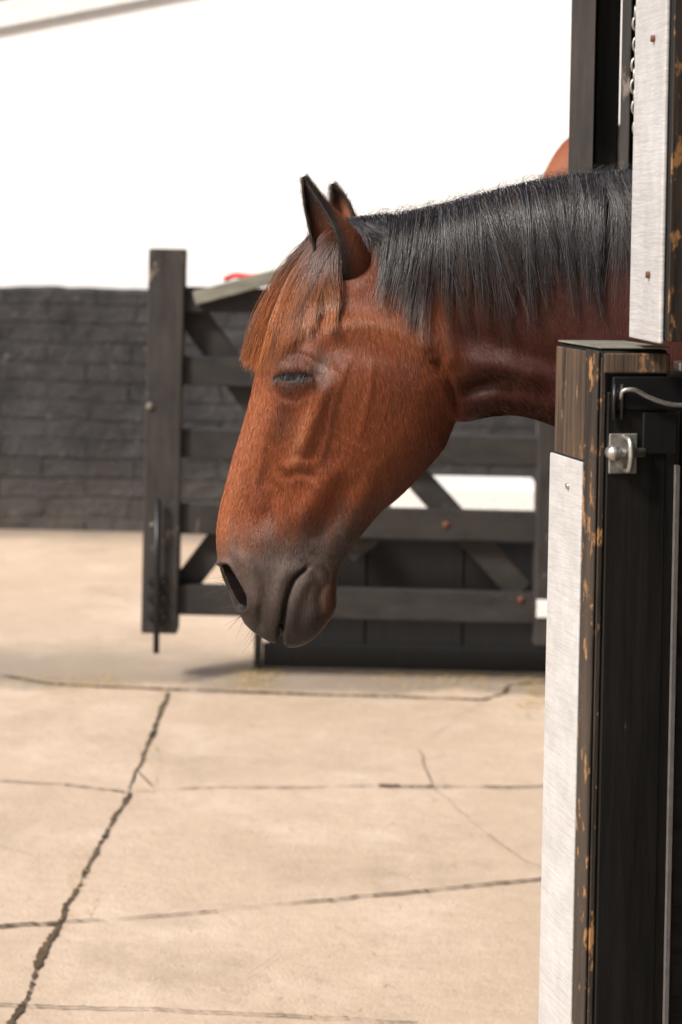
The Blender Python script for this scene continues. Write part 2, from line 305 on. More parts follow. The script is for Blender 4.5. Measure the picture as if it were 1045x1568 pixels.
# upper door edge
ud=empty('stable_upper_door'); O0=at(972,515,2.36); O1=at(1021,520,2.22); O2=at(1100,520,2.25); O3=O0+(O2-O1); zu=at(990,517,2.3)[2]
prism('door_edge_timber',[O1[:2],O2[:2],O3[:2],O0[:2]],zu,2.7,M_black,ud,.004)
d2=(O1-O0)[:2]; L2=np.linalg.norm(d2); d2=d2/L2; n2=np.array([d2[1],-d2[0]]); n2=-n2 if n2[0]>0 else n2
facebox('metal_edge_strip',-.004,L2*.93,zu-.003,2.69,.001,.006,M_strip,ud,.0015,O=O0[:2],d=d2,n=n2)
d3=(O2-O1)[:2]; d3=d3/np.linalg.norm(d3); n3=np.array([d3[1],-d3[0]]); n3=-n3 if n3[1]>0 else n3
facebox('worn_corner',0,.02,zu,2.69,.001,.003,M_chip,ud,.001,O=O1[:2],d=d3,n=n3)
for v_ in (421,60):
    pz_=at(1003,v_,2.28)[2]; q=O0[:2]+d2*L2*.6
    tube('strip_screw',[np.array([*(q+n2*.005),pz_]),np.array([*(q+n2*.010),pz_])],.004,M_rust,ud,12)
pz_=at(966,385,2.36)[2]; q=O0[:2]-d2*.006
tube('door_stud',[np.array([q[0]+.01,q[1],pz_]),np.array([q[0]-.004,q[1],pz_])],.005,M_steel,ud,12)
# weather-boarded infill right of the lower door
WX=at(1012,900,2.6)[0]
for i in range(11):
    z0=.03+i*.118
    vs=[(WX+.02,2.585,z0),(WX+.9,2.585,z0),(WX+.9,2.615,z0+.125),(WX+.02,2.615,z0+.125),(WX+.02,2.66,z0),(WX+.9,2.66,z0),(WX+.9,2.66,z0+.125),(WX+.02,2.66,z0+.125)]
    o=mesh_obj(f'weatherboard_{i+1}',vs,[(0,1,2,3),(5,4,7,6),(4,5,1,0),(3,2,6,7),(1,5,6,2),(4,0,3,7)],M_lap,st,bevel=.003)
prism('jamb_post',[(WX-.03,2.52),(WX+.010,2.52),(WX+.010,2.66),(WX-.03,2.66)],0,1.33,M_black,st)
prism('white_bead',[(WX+.000,2.505),(WX+.006,2.505),(WX+.006,2.518),(WX+.000,2.518)],.3,1.21,M_white,st,.001)
# far jamb
def fp(u,d): return at(u,120,d)[:2]
prism('far_jamb',[fp(873,3.36),fp(911,3.30),fp(914,3.44),fp(880,3.5)],0,2.75,M_gatev,st,.006)
prism('far_jamb_face',[fp(913,3.32),fp(949,3.34),fp(949,3.44),fp(915,3.44)],0,2.75,M_black,st,.004)
prism('far_door_edge',[fp(951,3.28),fp(966,3.27),fp(975,3.44),fp(953,3.44)],0,2.75,M_gatev,st,.003)
# stable shell
SX=.46
prism('front_wall_near',[(SX,-2.5),(SX+.1,-2.5),(SX+.1,2.2),(SX,2.2)],0,2.75,M_black,st)
prism('end_wall_far',[(SX+.06,3.45),(4,3.45),(4,3.55),(SX+.06,3.55)],0,2.75,M_black,st)
prism('end_wall_near',[(SX+.1,-2.5),(4,-2.5),(4,-2.4),(SX+.1,-2.4)],0,2.75,M_black,st)
prism('back_wall',[(4.002,-2.5),(4.1,-2.5),(4.1,3.55),(4.002,3.55)],0,2.75,M_black,st)
prism('roof',[(.30,-2.7),(4.3,-2.7),(4.3,3.75),(.30,3.75)],2.752,2.85,M_roof,st)
# chain hanging by the upper opening
ch=empty('hanging_chain')
for i in range(12):
    p=at(974+2*math.sin(i*.7),20+i*16,3.1)
    r=.011; th=np.linspace(0,2*np.pi,14); ax=np.array([1,0.2,0]) if i%2 else np.array([.2,1,0]); ax=ax/np.linalg.norm(ax)
    tube('link',[p+ax*.006*math.cos(t)+np.array([0,0,1])*r*math.sin(t) for t in th],.0026,M_steel,ch,6)
# ---------------------------------------------------------------- horse
HD=2.7; S=HD/F
def Hp(u,y,v):  # u, v are image coordinates; y is a depth offset at the same scale
    """image pixels on the horse plane (0.9 mm) -> metres; arrays ok"""
    u=np.asarray(u,float);v=np.asarray(v,float);y=np.asarray(y,float)
    dx=u-522.5;dy=355-v
    return np.stack(np.broadcast_arrays((dx*CA-dy*SA)*S,HD+.06+y*S,CH+(dx*SA+dy*CA)*S),-1)
# (front/top profile, rear/under profile, half width, squareness)
R=[((428,970),(429,972),3,.8),((412,979),(430,987),24,.7),((391,977),(437,999),40,.65),((373,964),(453,1002),50,.62),((361,941),(477,992),55,.6),
((347,914),(499,969),58,.6),((335,885),(514,944),60,.6),((329,855),(516,915),60,.62),((328,825),(520,888),58,.66),((334,785),(537,853),57,.72),
((343,748),(560,822),60,.76),((356,700),(588,790),67,.8),((370,655),(614,768),76,.8),((382,610),(640,742),86,.8),((391,567),(664,716),96,.8),
((402,525),(684,690),101,.8),((415,480),(696,664),101,.82),((433,435),(703,652),97,.85),((455,395),(711,651),90,.88),((482,362),(722,650),82,.9),
((515,343),(737,647),74,.92),((560,337),(756,644),70,.95),((610,333),(778,642),70,1),((670,321),(802,643),72,1),((740,303),(832,650),76,1),
((810,285),(864,662),82,1),((880,272),(910,680),88,1),((960,266),(965,705),96,1),((1060,262),(1050,745),112,1),((1200,256),(1170,835),150,.95),
((1400,245),(1360,960),205,.9),((1650,275),(1620,1060),240,.85),((2000,300),(1980,1085),268,.85),((2350,265),(2330,1060),262,.85),((2560,300),(2540,1000),225,.85),((2680,400),(2660,880),150,.85),((2720,560),(2715,680),10,.85)]
Ap=np.array([r[0] for r in R],float);Bp=np.array([r[1] for r in R],float);Wp=np.array([r[2] for r in R],float);Ep=np.array([r[3] for r in R],float)
kn=np.concatenate([[0],np.cumsum(.5*(np.linalg.norm(np.diff(Ap,axis=0),axis=1)+np.linalg.norm(np.diff(Bp,axis=0),axis=1)))])
khead=kn[25]
q=np.concatenate([np.arange(0,khead,1.8),np.linspace(khead,kn[-1],90)])
A_=hermite(Ap,kn,q);B_=hermite(Bp,kn,q);W_=hermite(Wp,kn,q);E_=hermite(Ep,kn,q)
NC=280; ph=np.linspace(0,2*np.pi,NC,endpoint=False)
t=np.cos(ph)[None,:]; sgn=np.sign(np.sin(ph))[None,:]; sn=np.abs(np.sin(ph))[None,:]
Mid=(A_+B_)/2; Hf=(A_-B_)/2
U=Mid[:,0:1]+Hf[:,0:1]*t; Vv=Mid[:,1:2]+Hf[:,1:2]*t
headk=np.clip((kn[19]-q)/(kn[19]-kn[10]),0,1)[:,None]
Y=W_[:,None]*sn**E_[:,None]*(1+.10*t*headk)
mask=np.clip(sn**1.3*1.25,0,1)
def seg_dist(U,V,poly):
    d=np.full(U.shape,1e9)
    for (a,b) in zip(poly[:-1],poly[1:]):
        ax,ay=a;bx,by=b;l2=(bx-ax)**2+(by-ay)**2
        tt=np.clip(((U-ax)*(bx-ax)+(V-ay)*(by-ay))/l2,0,1)
        d=np.minimum(d,np.hypot(U-ax-tt*(bx-ax),V-ay-tt*(by-ay)))
    return d
def Lf_(poly,s,a):
    """ridge (a>0) or groove (a<0) along a polyline, tapering to both ends"""
    pl=resample(poly,14) if len(poly)>2 else np.array(poly,float)
    d=seg_dist(U,Vv,[tuple(p) for p in pl])
    e0=np.hypot(U-pl[0,0],Vv-pl[0,1]); e1=np.hypot(U-pl[-1,0],Vv-pl[-1,1]); tp=np.clip(np.minimum(e0,e1)/(s*2.8),0,1); tp=tp*tp*(3-2*tp)
    return a*np.exp(-(d/s)**2)*(.1+.9*tp)
def Gf(cu,cv,su,sv,ang,a):
    c,s=math.cos(math.radians(ang)),math.sin(math.radians(ang)); x=(U-cu)*c+(Vv-cv)*s; y=-(U-cu)*s+(Vv-cv)*c
    return a*np.exp(-(x/su)**2-(y/sv)**2)
def sig(x): return 1/(1+np.exp(-np.clip(x,-40,40)))
def ss(x,a,b): k=np.clip((x-a)/(b-a),0,1); return k*k*(3-2*k)
inneck=(q>kn[27])[:,None]
disp=np.zeros_like(U)
rr=np.hypot((U-588)/110,(Vv-618)/122); ang=np.arctan2(Vv-618,U-588)
soft=.035+.28*np.clip(.5-.5*np.cos(ang),0,1)+.12*np.clip(-np.sin(ang),0,1)
disp+=14*sig((1-rr)/soft)
disp+=Lf_([(702,660),(699,620),(688,585),(672,560),(660,540)],8,-8)
disp+=Gf(600,640,50,60,0,-5)
disp+=Lf_([(466,528),(510,500),(560,492),(610,505),(645,522),(672,560)],17,7)
disp+=Gf(560,538,46,18,12,-3)
disp+=Gf(490,470,34,26,-30,-6)
disp+=Lf_([(520,400),(560,430),(600,445)],26,6)
# facial crest & nasal groove
disp+=Lf_([(512,560),(488,615),(468,665),(448,712)],14,8)
disp+=Lf_([(462,595),(440,655),(422,710),(404,775)],20,-6.5)
disp+=Lf_([(398,580),(385,660),(368,720),(350,795)],18,4)
disp+=Gf(512,682,32,50,12,-5)
# veins on the cheek
disp+=Lf_([(538,540),(522,582),(509,625),(500,675),(486,715)],5,1.6)
disp+=Lf_([(570,540),(565,600),(547,675)],5.5,1.3)
disp+=Lf_([(500,650),(530,672),(572,694)],5,.8)
disp+=Lf_([(412,630),(404,690),(392,745)],4.5,1.3)
# folds and muscle straps running to the mouth
disp+=Lf_([(424,728),(452,709),(490,716)],8,2.8)
disp+=Lf_([(426,740),(456,725),(492,732)],7,-1.8)
disp+=Lf_([(520,696),(486,755),(438,826)],17,7.5)
disp+=Lf_([(542,722),(510,780),(478,842)],13,-6.5)
disp+=Lf_([(580,722),(552,785),(512,862)],17,7)
disp+=Lf_([(608,728),(577,790),(540,840)],14,-4.5)
disp+=Lf_([(430,730),(412,778),(394,832)],15,-4)
# neck muscles
disp+=Lf_([(696,566),(740,558),(790,566),(850,600)],19,10)
disp+=Lf_([(696,608),(740,593),(778,590)],11,-9)
disp+=Lf_([(756,586),(775,602),(806,606)],8,-3)
disp+=Lf_([(710,630),(760,612),(810,618),(880,644)],15,6)
disp+=Lf_([(680,496),(740,520),(800,540),(900,570)],20,-6)
disp+=Lf_([(640,400),(660,470),(692,540)],22,-6)
disp*=1.25
# eye region
disp+=Gf(452,560,42,32,-10,9)
disp+=Lf_([(410,560),(436,543),(468,542),(494,558)],5,-3)
disp+=Lf_([(410,574),(438,560),(463,559),(490,570)],8,5.5)
disp+=Lf_([(420,589),(446,593),(470,585),(490,572)],6,3)
disp+=Lf_([(420,606),(452,611),(486,596)],6,-2)
disp+=Gf(497,556,14,27,12,-7)
disp+=Gf(438,516,28,16,-25,5)
# muzzle
disp+=Gf(400,838,36,34,0,6)
disp+=Lf_([(346,852),(372,860),(391,893),(390,928),(368,958)],11,5.5)
disp+=Lf_([(430,982),(434,950),(440,915),(450,890),(474,870)],3.4,-9)
disp+=Lf_([(418,982),(424,930),(430,895),(450,858)],12,5)
disp+=Lf_([(444,982),(453,925),(462,902),(488,880)],10,4.5)
disp+=Gf(482,957,22,26,0,7)
disp+=Lf_([(508,890),(490,918),(498,952)],7,-4)
disp+=Lf_([(396,920),(400,950),(390,978)],6,-2.5)
disp+=Lf_([(456,856),(480,878),(494,906)],5,-2)+Lf_([(472,846),(496,868),(509,896)],5,-2)
Y=Y+disp*mask*np.where(inneck,0,1)
Y=np.maximum(Y,0)
Vp=Vv-17*np.exp(-((U-429)/5)**2)*ss(Vv,950,984)*(q<kn[6])[:,None]
P=Hp(U,sgn*Y,Vp)
def normals(P):
    a=np.gradient(P,axis=0);b=(np.roll(P,-1,1)-np.roll(P,1,1)); n=np.cross(a,b); n/=np.linalg.norm(n,axis=2)[...,None]+1e-12
    return n*np.sign(np.sum(n*(P-cen),axis=2))[...,None]
cen=Hp(Mid[:,0],0,Mid[:,1])[:,None]
Nn=normals(P)
nd=seg_dist(U,Vv,[tuple(p) for p in resample([(344,876),(351,893),(361,912),(368,930)],10)])
nw=np.interp(Vv,[866,888,914,938],[7,11,12,6])
nost=sig((nw-nd)/1.6)*np.where(Y>14,1,0)
up=np.interp(U,[420,432,448,466,482],[578,573,571,571,571]); lo=np.interp(U,[420,432,448,466,482],[579,580.5,581,577.5,572])
slit=sig((Vv-up)/1.0)*sig((lo-Vv)/1.0)*((U>419)&(U<482)&(q<kn[18])[:,None])
P=P-Nn*(nost*19+slit*8)[...,None]*S
rim=np.exp(-((nd-nw-4)/5)**2)*np.where((Y>14)&(Vv>855)&(Vv<946),1,0)
P=P+Nn*(rim*4.5)[...,None]*S
Nn=normals(P)
def lerp(c,d,k): return c*(1-k[...,None])+np.array(d)*k[...,None]
col=np.zeros(U.shape+(3,))+np.array([.24,.062,.019])
front=np.interp(Vv,[430,480,567,655,748,825,900],[433,415,391,370,343,329,343])
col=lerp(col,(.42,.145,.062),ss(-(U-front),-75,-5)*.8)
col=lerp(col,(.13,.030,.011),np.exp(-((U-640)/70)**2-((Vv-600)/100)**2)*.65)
col=lerp(col,(.070,.017,.008),np.exp(-(seg_dist(U,Vv,[(695,690),(645,745),(590,795),(545,845)])/42)**2)*.85)  # jaw underside darkened in the coat colour, standing in for shade
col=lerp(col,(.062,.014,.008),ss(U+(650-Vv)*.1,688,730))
col=lerp(col,(.40,.145,.06),np.exp(-(seg_dist(U,Vv,[(500,505),(560,492),(640,522)])/18)**2)*.6)  # highlight on the cheekbone ridge, painted into the coat colour
col=lerp(col,(.09,.04,.026),np.exp(-(seg_dist(U,Vv,[(442,600),(432,660)])/18)**2)*.5)  # shaded hollow below the eye, painted darker
col=lerp(col,(.11,.030,.013),np.exp(-(seg_dist(U,Vv,[(515,600),(498,700)])/16)**2)*.45)
col=lerp(col,(.45,.19,.095),np.exp(-(seg_dist(U,Vv,[(474,630),(452,700)])/10)**2)*.5)  # light streak on the facial crest is a painted highlight
mott=.5+.5*np.sin(U*.31+2*np.sin(Vv*.17))*np.sin(Vv*.27+2*np.sin(U*.13))
mz=ss(Vv+.22*(U-400)+6*np.sin(U*.11)+5*np.sin(U*.23+1),780,872)*ss(-(U-.35*(900-Vv)),-565,-505)
col=lerp(col,(.078,.062,.055),mz*.93)
col=lerp(col,(.13,.105,.095),mz*mott**2*.45)
col=lerp(col,(.024,.019,.017),ss(Vv-.1*(U-400),895,955)*ss(-U,-520,-480)*.85)
col=lerp(col,(.15,.06,.028),np.exp(-((U-507)/15)**2-((Vv-925)/30)**2)*.7)
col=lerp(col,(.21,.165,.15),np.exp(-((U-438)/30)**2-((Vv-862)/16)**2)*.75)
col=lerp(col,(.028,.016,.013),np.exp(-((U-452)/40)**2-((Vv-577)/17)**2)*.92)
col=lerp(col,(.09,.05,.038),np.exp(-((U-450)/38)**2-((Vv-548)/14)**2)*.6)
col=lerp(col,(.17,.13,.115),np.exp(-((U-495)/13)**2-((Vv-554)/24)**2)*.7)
col=lerp(col,(.004,.003,.003),np.clip(np.maximum(sig((nw+2-nd)/1.2)*np.where(Y>10,1,0),slit),0,1))
ml=np.exp(-(seg_dist(U,Vv,[(430,980),(434,950),(440,915),(450,890),(466,876)])/3.2)**2)*(q<kn[9])[:,None]
col=lerp(col,(.006,.005,.005),ml)
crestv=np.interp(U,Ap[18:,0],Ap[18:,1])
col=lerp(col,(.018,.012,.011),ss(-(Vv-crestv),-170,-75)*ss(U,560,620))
nr,ncn=U.shape
idx=np.arange(nr*ncn).reshape(nr,ncn)
a=idx[:-1];b=np.roll(idx,-1,1)[:-1];c=np.roll(idx,-1,1)[1:];d=idx[1:]
quads=np.stack([a,b,c,d],-1).reshape(-1,4)
def np_mesh(name,verts,quads,mat,parent,cols=None,rough=None):
    me=bpy.data.meshes.new(name); me.vertices.add(len(verts)); me.vertices.foreach_set('co',np.ascontiguousarray(verts,dtype=np.float32).ravel())
    k=quads.shape[1]; me.loops.add(quads.size); me.loops.foreach_set('vertex_index',np.ascontiguousarray(quads,dtype=np.int32).ravel())
    me.polygons.add(len(quads)); me.polygons.foreach_set('loop_start',np.arange(0,quads.size,k,dtype=np.int32))
    me.polygons.foreach_set('use_smooth',np.ones(len(quads),dtype=bool))
    me.update(calc_edges=True); me.validate()
    if cols is not None:
        at_=me.color_attributes.new('tone','FLOAT_COLOR','POINT'); c4=np.ones((len(verts),4),dtype=np.float32); c4[:,:3]=cols; at_.data.foreach_set('color',c4.ravel())
    me.materials.append(mat); ob=bpy.data.objects.new(name,me); scn.collection.objects.link(ob); ob.parent=parent; return ob
# coat
M_coat,_,N,L,B=newmat('bay_coat'); atn=N.new('ShaderNodeAttribute'); atn.attribute_name='tone'
v=tex_coord(N,L,'Object',(520,520,80)); f=noise(N,L,v,1,5,.7); v2=tex_coord(N,L,'Object',(1,1,1)); f2=noise(N,L,v2,22,6,.6); f3=noise(N,L,v2,500,3,.6)
c=mix(N,L,.6,atn.outputs['Color'],ramp(N,L,f,[(.3,(.35,.35,.35)),(.7,(1,1,1))]),'MULTIPLY')
c=mix(N,L,.55,c,ramp(N,L,f2,[(.3,(.6,.52,.46)),(.7,(1,1,1))]),'MULTIPLY')
L.new(c,B.inputs['Base Color']); B.inputs['Roughness'].default_value=.52; B.inputs['Specular IOR Level'].default_value=.36
nn=bump(N,L,B,f,.7,.0016); nn=bump(N,L,B,f3,.4,.0008,nn); bump(N,L,B,f2,.35,.006,nn)
horse=empty('bay_horse')
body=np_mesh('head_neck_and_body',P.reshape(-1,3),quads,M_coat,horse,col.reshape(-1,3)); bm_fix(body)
body.data.materials.append(M_dark); mi=((np.maximum(nost,slit)[:-1]>.45).astype(np.int32)).ravel()
if len(body.data.polygons)==len(mi): body.data.polygons.foreach_set('material_index',mi)
# legs
M_legs=simple('dark_leg_coat',(.05,.022,.015),.55)
for (u_,y_,k) in [(1420,-150,0),(1420,150,0),(2560,-140,1),(2560,140,1)]:
    X=Hp(u_,0,900)[0]; yy=HD+.06+y_*S
    if k==0: pts=[(X,yy,1.0),(X-.02,yy,.75),(X-.01,yy,.48),(X,yy,.42),(X,yy,.14),(X-.04,yy,.06),(X-.05,yy,0.0)]; rad=[.14,.085,.045,.042,.03,.045,.06]
    else: pts=[(X,yy,1.1),(X-.08,yy,.80),(X+.06,yy,.52),(X+.09,yy,.46),(X+.04,yy,.14),(X,yy,.06),(X-.01,yy,0)]; rad=[.2,.12,.055,.05,.033,.045,.06]
    tube('foreleg' if k==0 else 'hindleg',pts,rad,M_legs,horse,14,30)
tube('tail',[Hp(2690,0,420),Hp(2780,0,520),Hp(2800,0,800),Hp(2780,0,1300)],[.03,.05,.07,.02],M_legs,horse,12,20)
# eye
def ellipsoid(name,c,r,mat,parent,rot=0):
    import bmesh
    bm=bmesh.new(); bmesh.ops.create_uvsphere(bm,u_segments=32,v_segments=24,radius=1); me=bpy.data.meshes.new(name); bm.to_mesh(me); bm.free()
    me.polygons.foreach_set('use_smooth',[True]*len(me.polygons)); me.materials.append(mat); ob=bpy.data.objects.new(name,me); scn.collection.objects.link(ob)
    ob.matrix_world=Matrix.Translation(Vector(c))@Matrix.Rotation(rot,4,'Y')@Matrix.Diagonal((*r,1)); ob.parent=parent; return ob
bvh=BVHTree.FromPolygons(P.reshape(-1,3).tolist(),quads.tolist())
def surf(u,v,side=-1):
    o=Hp(u,side*700,v); h=bvh.ray_cast(Vector(o.tolist()),Vector((0,-side,0)),2.0)
    return (h[0].y-HD-.06)/S if h[0] is not None else None
for sd in (-1,1):
    ys=surf(451,592,sd)
    ellipsoid('eyeball',Hp(451,ys-sd*25,573).tolist(),(24*S,21*S,17*S),M_eye,horse)
# hair material
M_hair,_,N,L,B=newmat('horse_hair'); atn=N.new('ShaderNodeAttribute'); atn.attribute_name='tone'; L.new(atn.outputs['Color'],B.inputs['Base Color'])
B.inputs['Roughness'].default_value=.38; B.inputs['Specular IOR Level'].default_value=.7
M_fur,_,N,L,B=newmat('coat_hair'); atn=N.new('ShaderNodeAttribute'); atn.attribute_name='tone'; L.new(atn.outputs['Color'],B.inputs['Base Color'])
B.inputs['Roughness'].default_value=.38; B.inputs['Specular IOR Level'].default_value=.62
def strands(name,P_,r0,cols,parent,rt=.35,mat=None):
    """P_ (n,k,3)"""
    n_,k_,_=P_.shape; T=np.gradient(P_,axis=1); T/=np.linalg.norm(T,axis=2)[...,None]+1e-9
    ref=np.array([0,1.,0.05]); A1=np.cross(T,ref); A1/=np.linalg.norm(A1,axis=2)[...,None]+1e-9; A2=np.cross(T,A1)
    rad=(np.asarray(r0).reshape(-1,1)*np.linspace(1,rt,k_)[None]) ; V_=np.zeros((n_,k_,3,3))
    for j in range(3):
        a_=2*np.pi*j/3; V_[:,:,j]=P_+rad[...,None]*(A1*math.cos(a_)+A2*math.sin(a_))
    idx=np.arange(n_*k_*3).reshape(n_,k_,3); r_=np.roll(idx,-1,2)
    qd=np.stack([idx[:,:-1],r_[:,:-1],r_[:,1:],idx[:,1:]],-1).reshape(-1,4)
    cc=np.repeat(cols[:,:,None,:],3,axis=2).reshape(-1,3)
    return np_mesh(name,V_.reshape(-1,3),qd,mat or M_hair,parent,cc)
# short coat hair combed along the head and neck
def fur(name,P,Nn,col,U,Vv,rows,jsel,N_,skip):
    Pq=P[rows[0]:rows[1]]; e1=np.diff(Pq,axis=0)[:,jsel]; e2=(np.roll(P,-1,1)-P)[rows[0]:rows[1]-1][:,jsel]
    ar=np.linalg.norm(np.cross(e1,e2),axis=2)*skip[rows[0]:rows[1]-1][:,jsel]; pr=ar.ravel()/ar.sum()
    pick=rng.choice(len(pr),N_,p=pr); ii=pick//len(jsel)+rows[0]; jj=jsel[pick%len(jsel)]
    a_,b_=rng.random(N_)[:,None],rng.random(N_)[:,None]; j2=(jj+1)%P.shape[1]
    p=(P[ii,jj]*(1-a_)+P[ii+1,jj]*a_)*(1-b_)+(P[ii,j2]*(1-a_)+P[ii+1,j2]*a_)*b_
    n=Nn[ii,jj]; u,v=U[ii,jj],Vv[ii,jj]
    fu=np.interp(u,[340,450,560,680,760],[-.22,-.2,.12,.35,.7]); fu=np.where(v>840,-.1,fu)+.18*np.sin(u*.05+v*.03)+.1*np.sin(u*.13-v*.07); fv=np.ones(N_)
    fl=np.stack([fu+rng.normal(0,.15,N_),np.zeros(N_)+rng.normal(0,.1,N_),-fv],1)
    fl-=n*np.sum(fl*n,1)[:,None]; fl/=np.linalg.norm(fl,axis=1)[:,None]+1e-9
    l=S*rng.uniform(6,13,N_)*np.interp(v,[780,880],[1,.4]); lift=rng.uniform(.05,.2,N_)
    K=4; tq=np.linspace(0,1,K)[None,:,None]
    Q=p[:,None]+fl[:,None]*l[:,None,None]*tq+n[:,None]*(l*lift)[:,None,None]*(tq-.35*tq**2)-n[:,None]*.0003
    cl=1+.35*np.sin(u*.9+3*np.sin(v*.05))*np.sin(v*.21+u*.13)
    c_=col[ii,jj]*(rng.uniform(.35,1.9,N_)*cl)[:,None]; c_=np.repeat(c_[:,None],K,1)
    strands(name,Q,rng.uniform(.00014,.00026,N_),c_,horse,.3,M_fur)
near=np.where(np.sin(ph)<0.12)[0]
skip=np.where((nost>.2)|(slit>.2)|(ml>.5),0.0,1.0)*np.interp(Vv,[800,880],[1,.55])
skip=skip*(1-.85*ss(-(Vv-crestv),-150,-80)*ss(U,560,620))
fur('short_coat_hair',P,Nn,col,U,Vv,(6,int(np.searchsorted(q,kn[26]))),near,120000,skip)
# ears
def ear(name,axis,ys,rad,open_dir,gap,cols,fl):
    K=60; a3=np.array([Hp(u,y,v) for (u,v),y in zip(axis,ys)]); k=np.linspace(0,1,len(axis)); qq=np.linspace(0,1,K)
    C_=hermite(a3,k,qq); r=np.maximum(hermite(np.array(rad,float),k,qq),.6)*S; gp=np.radians(np.interp(qq,k,gap))
    T=np.gradient(C_,axis=0);T/=np.linalg.norm(T,axis=1)[:,None]; o=np.array(open_dir,float)
    O=o[None]-T*(T@o)[:,None]; O/=np.linalg.norm(O,axis=1)[:,None]; Nv=np.cross(T,O)
    Mc=48; V_=np.zeros((K,Mc,3)); Nr=np.zeros((K,Mc,3))
    for j in range(Mc):
        th=gp+(2*np.pi-2*gp)*j/(Mc-1)
        dirv=(O*np.cos(th)[:,None]+Nv*np.sin(th)[:,None]*.95); Nr[:,j]=dirv; V_[:,j]=C_+r[:,None]*dirv
    idx=np.arange(K*Mc).reshape(K,Mc); qd=np.stack([idx[:-1,:-1],idx[:-1,1:],idx[1:,1:],idx[1:,:-1]],-1).reshape(-1,4)
    cc=np.zeros((K,Mc,3)); s_=qq[:,None]; ed=np.abs(np.linspace(-1,1,Mc))[None,:]
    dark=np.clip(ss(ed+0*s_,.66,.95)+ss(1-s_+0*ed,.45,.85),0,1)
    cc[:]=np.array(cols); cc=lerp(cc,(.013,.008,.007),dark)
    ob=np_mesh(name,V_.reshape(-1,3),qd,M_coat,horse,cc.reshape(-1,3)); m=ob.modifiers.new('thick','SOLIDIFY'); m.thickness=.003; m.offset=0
    n1=fl; ii=rng.integers(2,K-2,n1); jj=rng.integers(0,Mc,n1); p=V_[ii,jj]+rng.normal(0,.0012,(n1,3)); nrm=Nr[ii,jj]; tdir=-T[ii]+rng.normal(0,.15,(n1,3)); l=rng.uniform(.004,.008,n1)
    tq=np.linspace(0,1,4)[None,:,None]; Q=(p+nrm*.0012)[:,None]+tdir[:,None]*l[:,None,None]*tq+nrm[:,None]*(l*.2)[:,None,None]*tq
    strands(name+'_hair',Q,rng.uniform(.0001,.0002,n1),np.repeat((cc[ii,jj]*rng.uniform(.6,1.7,n1)[:,None])[:,None],4,1),horse,.3,M_fur)
    n2=300; ii=rng.integers(8,K-10,n2); jj=np.where(rng.random(n2)<.5,rng.integers(0,5,n2),rng.integers(Mc-5,Mc,n2)); p=V_[ii,jj]; tdir=-T[ii]*.8+(C_[ii]-p)/np.linalg.norm(C_[ii]-p,axis=1)[:,None]*.5+O[ii]*.25+rng.normal(0,.15,(n2,3)); l=rng.uniform(.006,.016,n2)
    Q=p[:,None]+tdir[:,None]*l[:,None,None]*tq; strands(name+'_rim_hair',Q,rng.uniform(.00012,.0002,n2),np.repeat((np.array([[.07,.035,.02]])*rng.uniform(.3,1.8,n2)[:,None])[:,None],4,1),horse,.3,M_fur)
    return ob
ear('near_ear',[(465,270),(476,300),(494,338),(512,370),(530,398),(548,420)],[-48,-52,-58,-60,-50,-24],[1.5,13,25,34,38,36],(-.72,-.69,.1),[62,66,64,50,30,10],(.14,.042,.018),7000)
ear('far_ear',[(509,278),(517,300),(523,325),(529,350),(532,375)],[70,66,62,58,50],[1.5,12,19,22,18],(-.15,-.97,.1),[70,70,66,52,20],(.40,.16,.08),2500)
# ---------------------------------------------------------------- hair
def drape(paths,lift):
    """paths (n,k,2) in image pixels -> y from body surface + lift"""
    n_,k_,_=paths.shape; out=np.zeros((n_,k_,3))
    for i in range(n_):
        ylast=0
        ysv=np.zeros(k_)
        for j in range(k_):
            y=surf(paths[i,j,0],paths[i,j,1])
            if y is None: y=0 if j==0 else ylast
            ysv[j]=y; ylast=y
        s=np.array(ysv); s[1:-1]=(ysv[:-2]+ysv[1:-1]*2+ysv[2:])/4
        out[i]=Hp(paths[i,:,0],np.minimum(s,ysv)-lift[i],paths[i,:,1])
    return out
# mane
nm=6800; kk=14; tau=np.linspace(0,1,kk)
ncl=120; clu=np.sort(rng.uniform(535,1110,ncl)); cld=rng.normal(0,20,ncl); cll=rng.uniform(.62,1.10,ncl); clt=rng.uniform(0,14,ncl); clg=rng.uniform(.4,1.9,ncl)
u0=rng.uniform(528,1110,nm); ci=np.array([np.argmin(abs(clu-x+rng.normal(0,6))) for x in u0])
cv0=np.interp(u0,Ap[18:,0],Ap[18:,1])
vend=np.interp(u0,[528,560,600,650,700,760,830,890,950,1110],[372,400,480,508,526,520,500,466,450,456])
Ln=(vend-cv0)*cll[ci]*rng.uniform(.5,1.07,nm)
drift=np.interp(u0,[528,560,600,650,750,900,1100],[70,30,-16,0,16,10,0])+cld[ci]
pu=u0[:,None]+drift[:,None]*tau**1.3+(clu[ci]-u0)[:,None]*.88*tau**1.1+rng.normal(0,3.6,nm)[:,None]*tau+3.4*np.sin(tau*5+rng.uniform(0,6,nm)[:,None])*tau
pv=(cv0-rng.uniform(0,9,nm))[:,None]+Ln[:,None]*(tau**1.15)
paths=np.stack([pu,pv],-1); lift=clt[ci]+rng.uniform(1,8,nm)
PM=drape(paths,lift)
PM[:,0,1]=HD+.06+rng.normal(0,10,nm)*S
g_=rng.uniform(.4,1.6,nm)*clg[ci]
cm=np.zeros((nm,kk,3))+np.array([.022,.0205,.023]); cm*=g_[:,None,None]
lt=(rng.random(nm)<.20); cm[lt]=np.array([.14,.135,.145])  # pale strands: the mane's grey highlights set as hair colour
red=(rng.random(nm)<.08); cm[red]=np.array([.08,.038,.022])
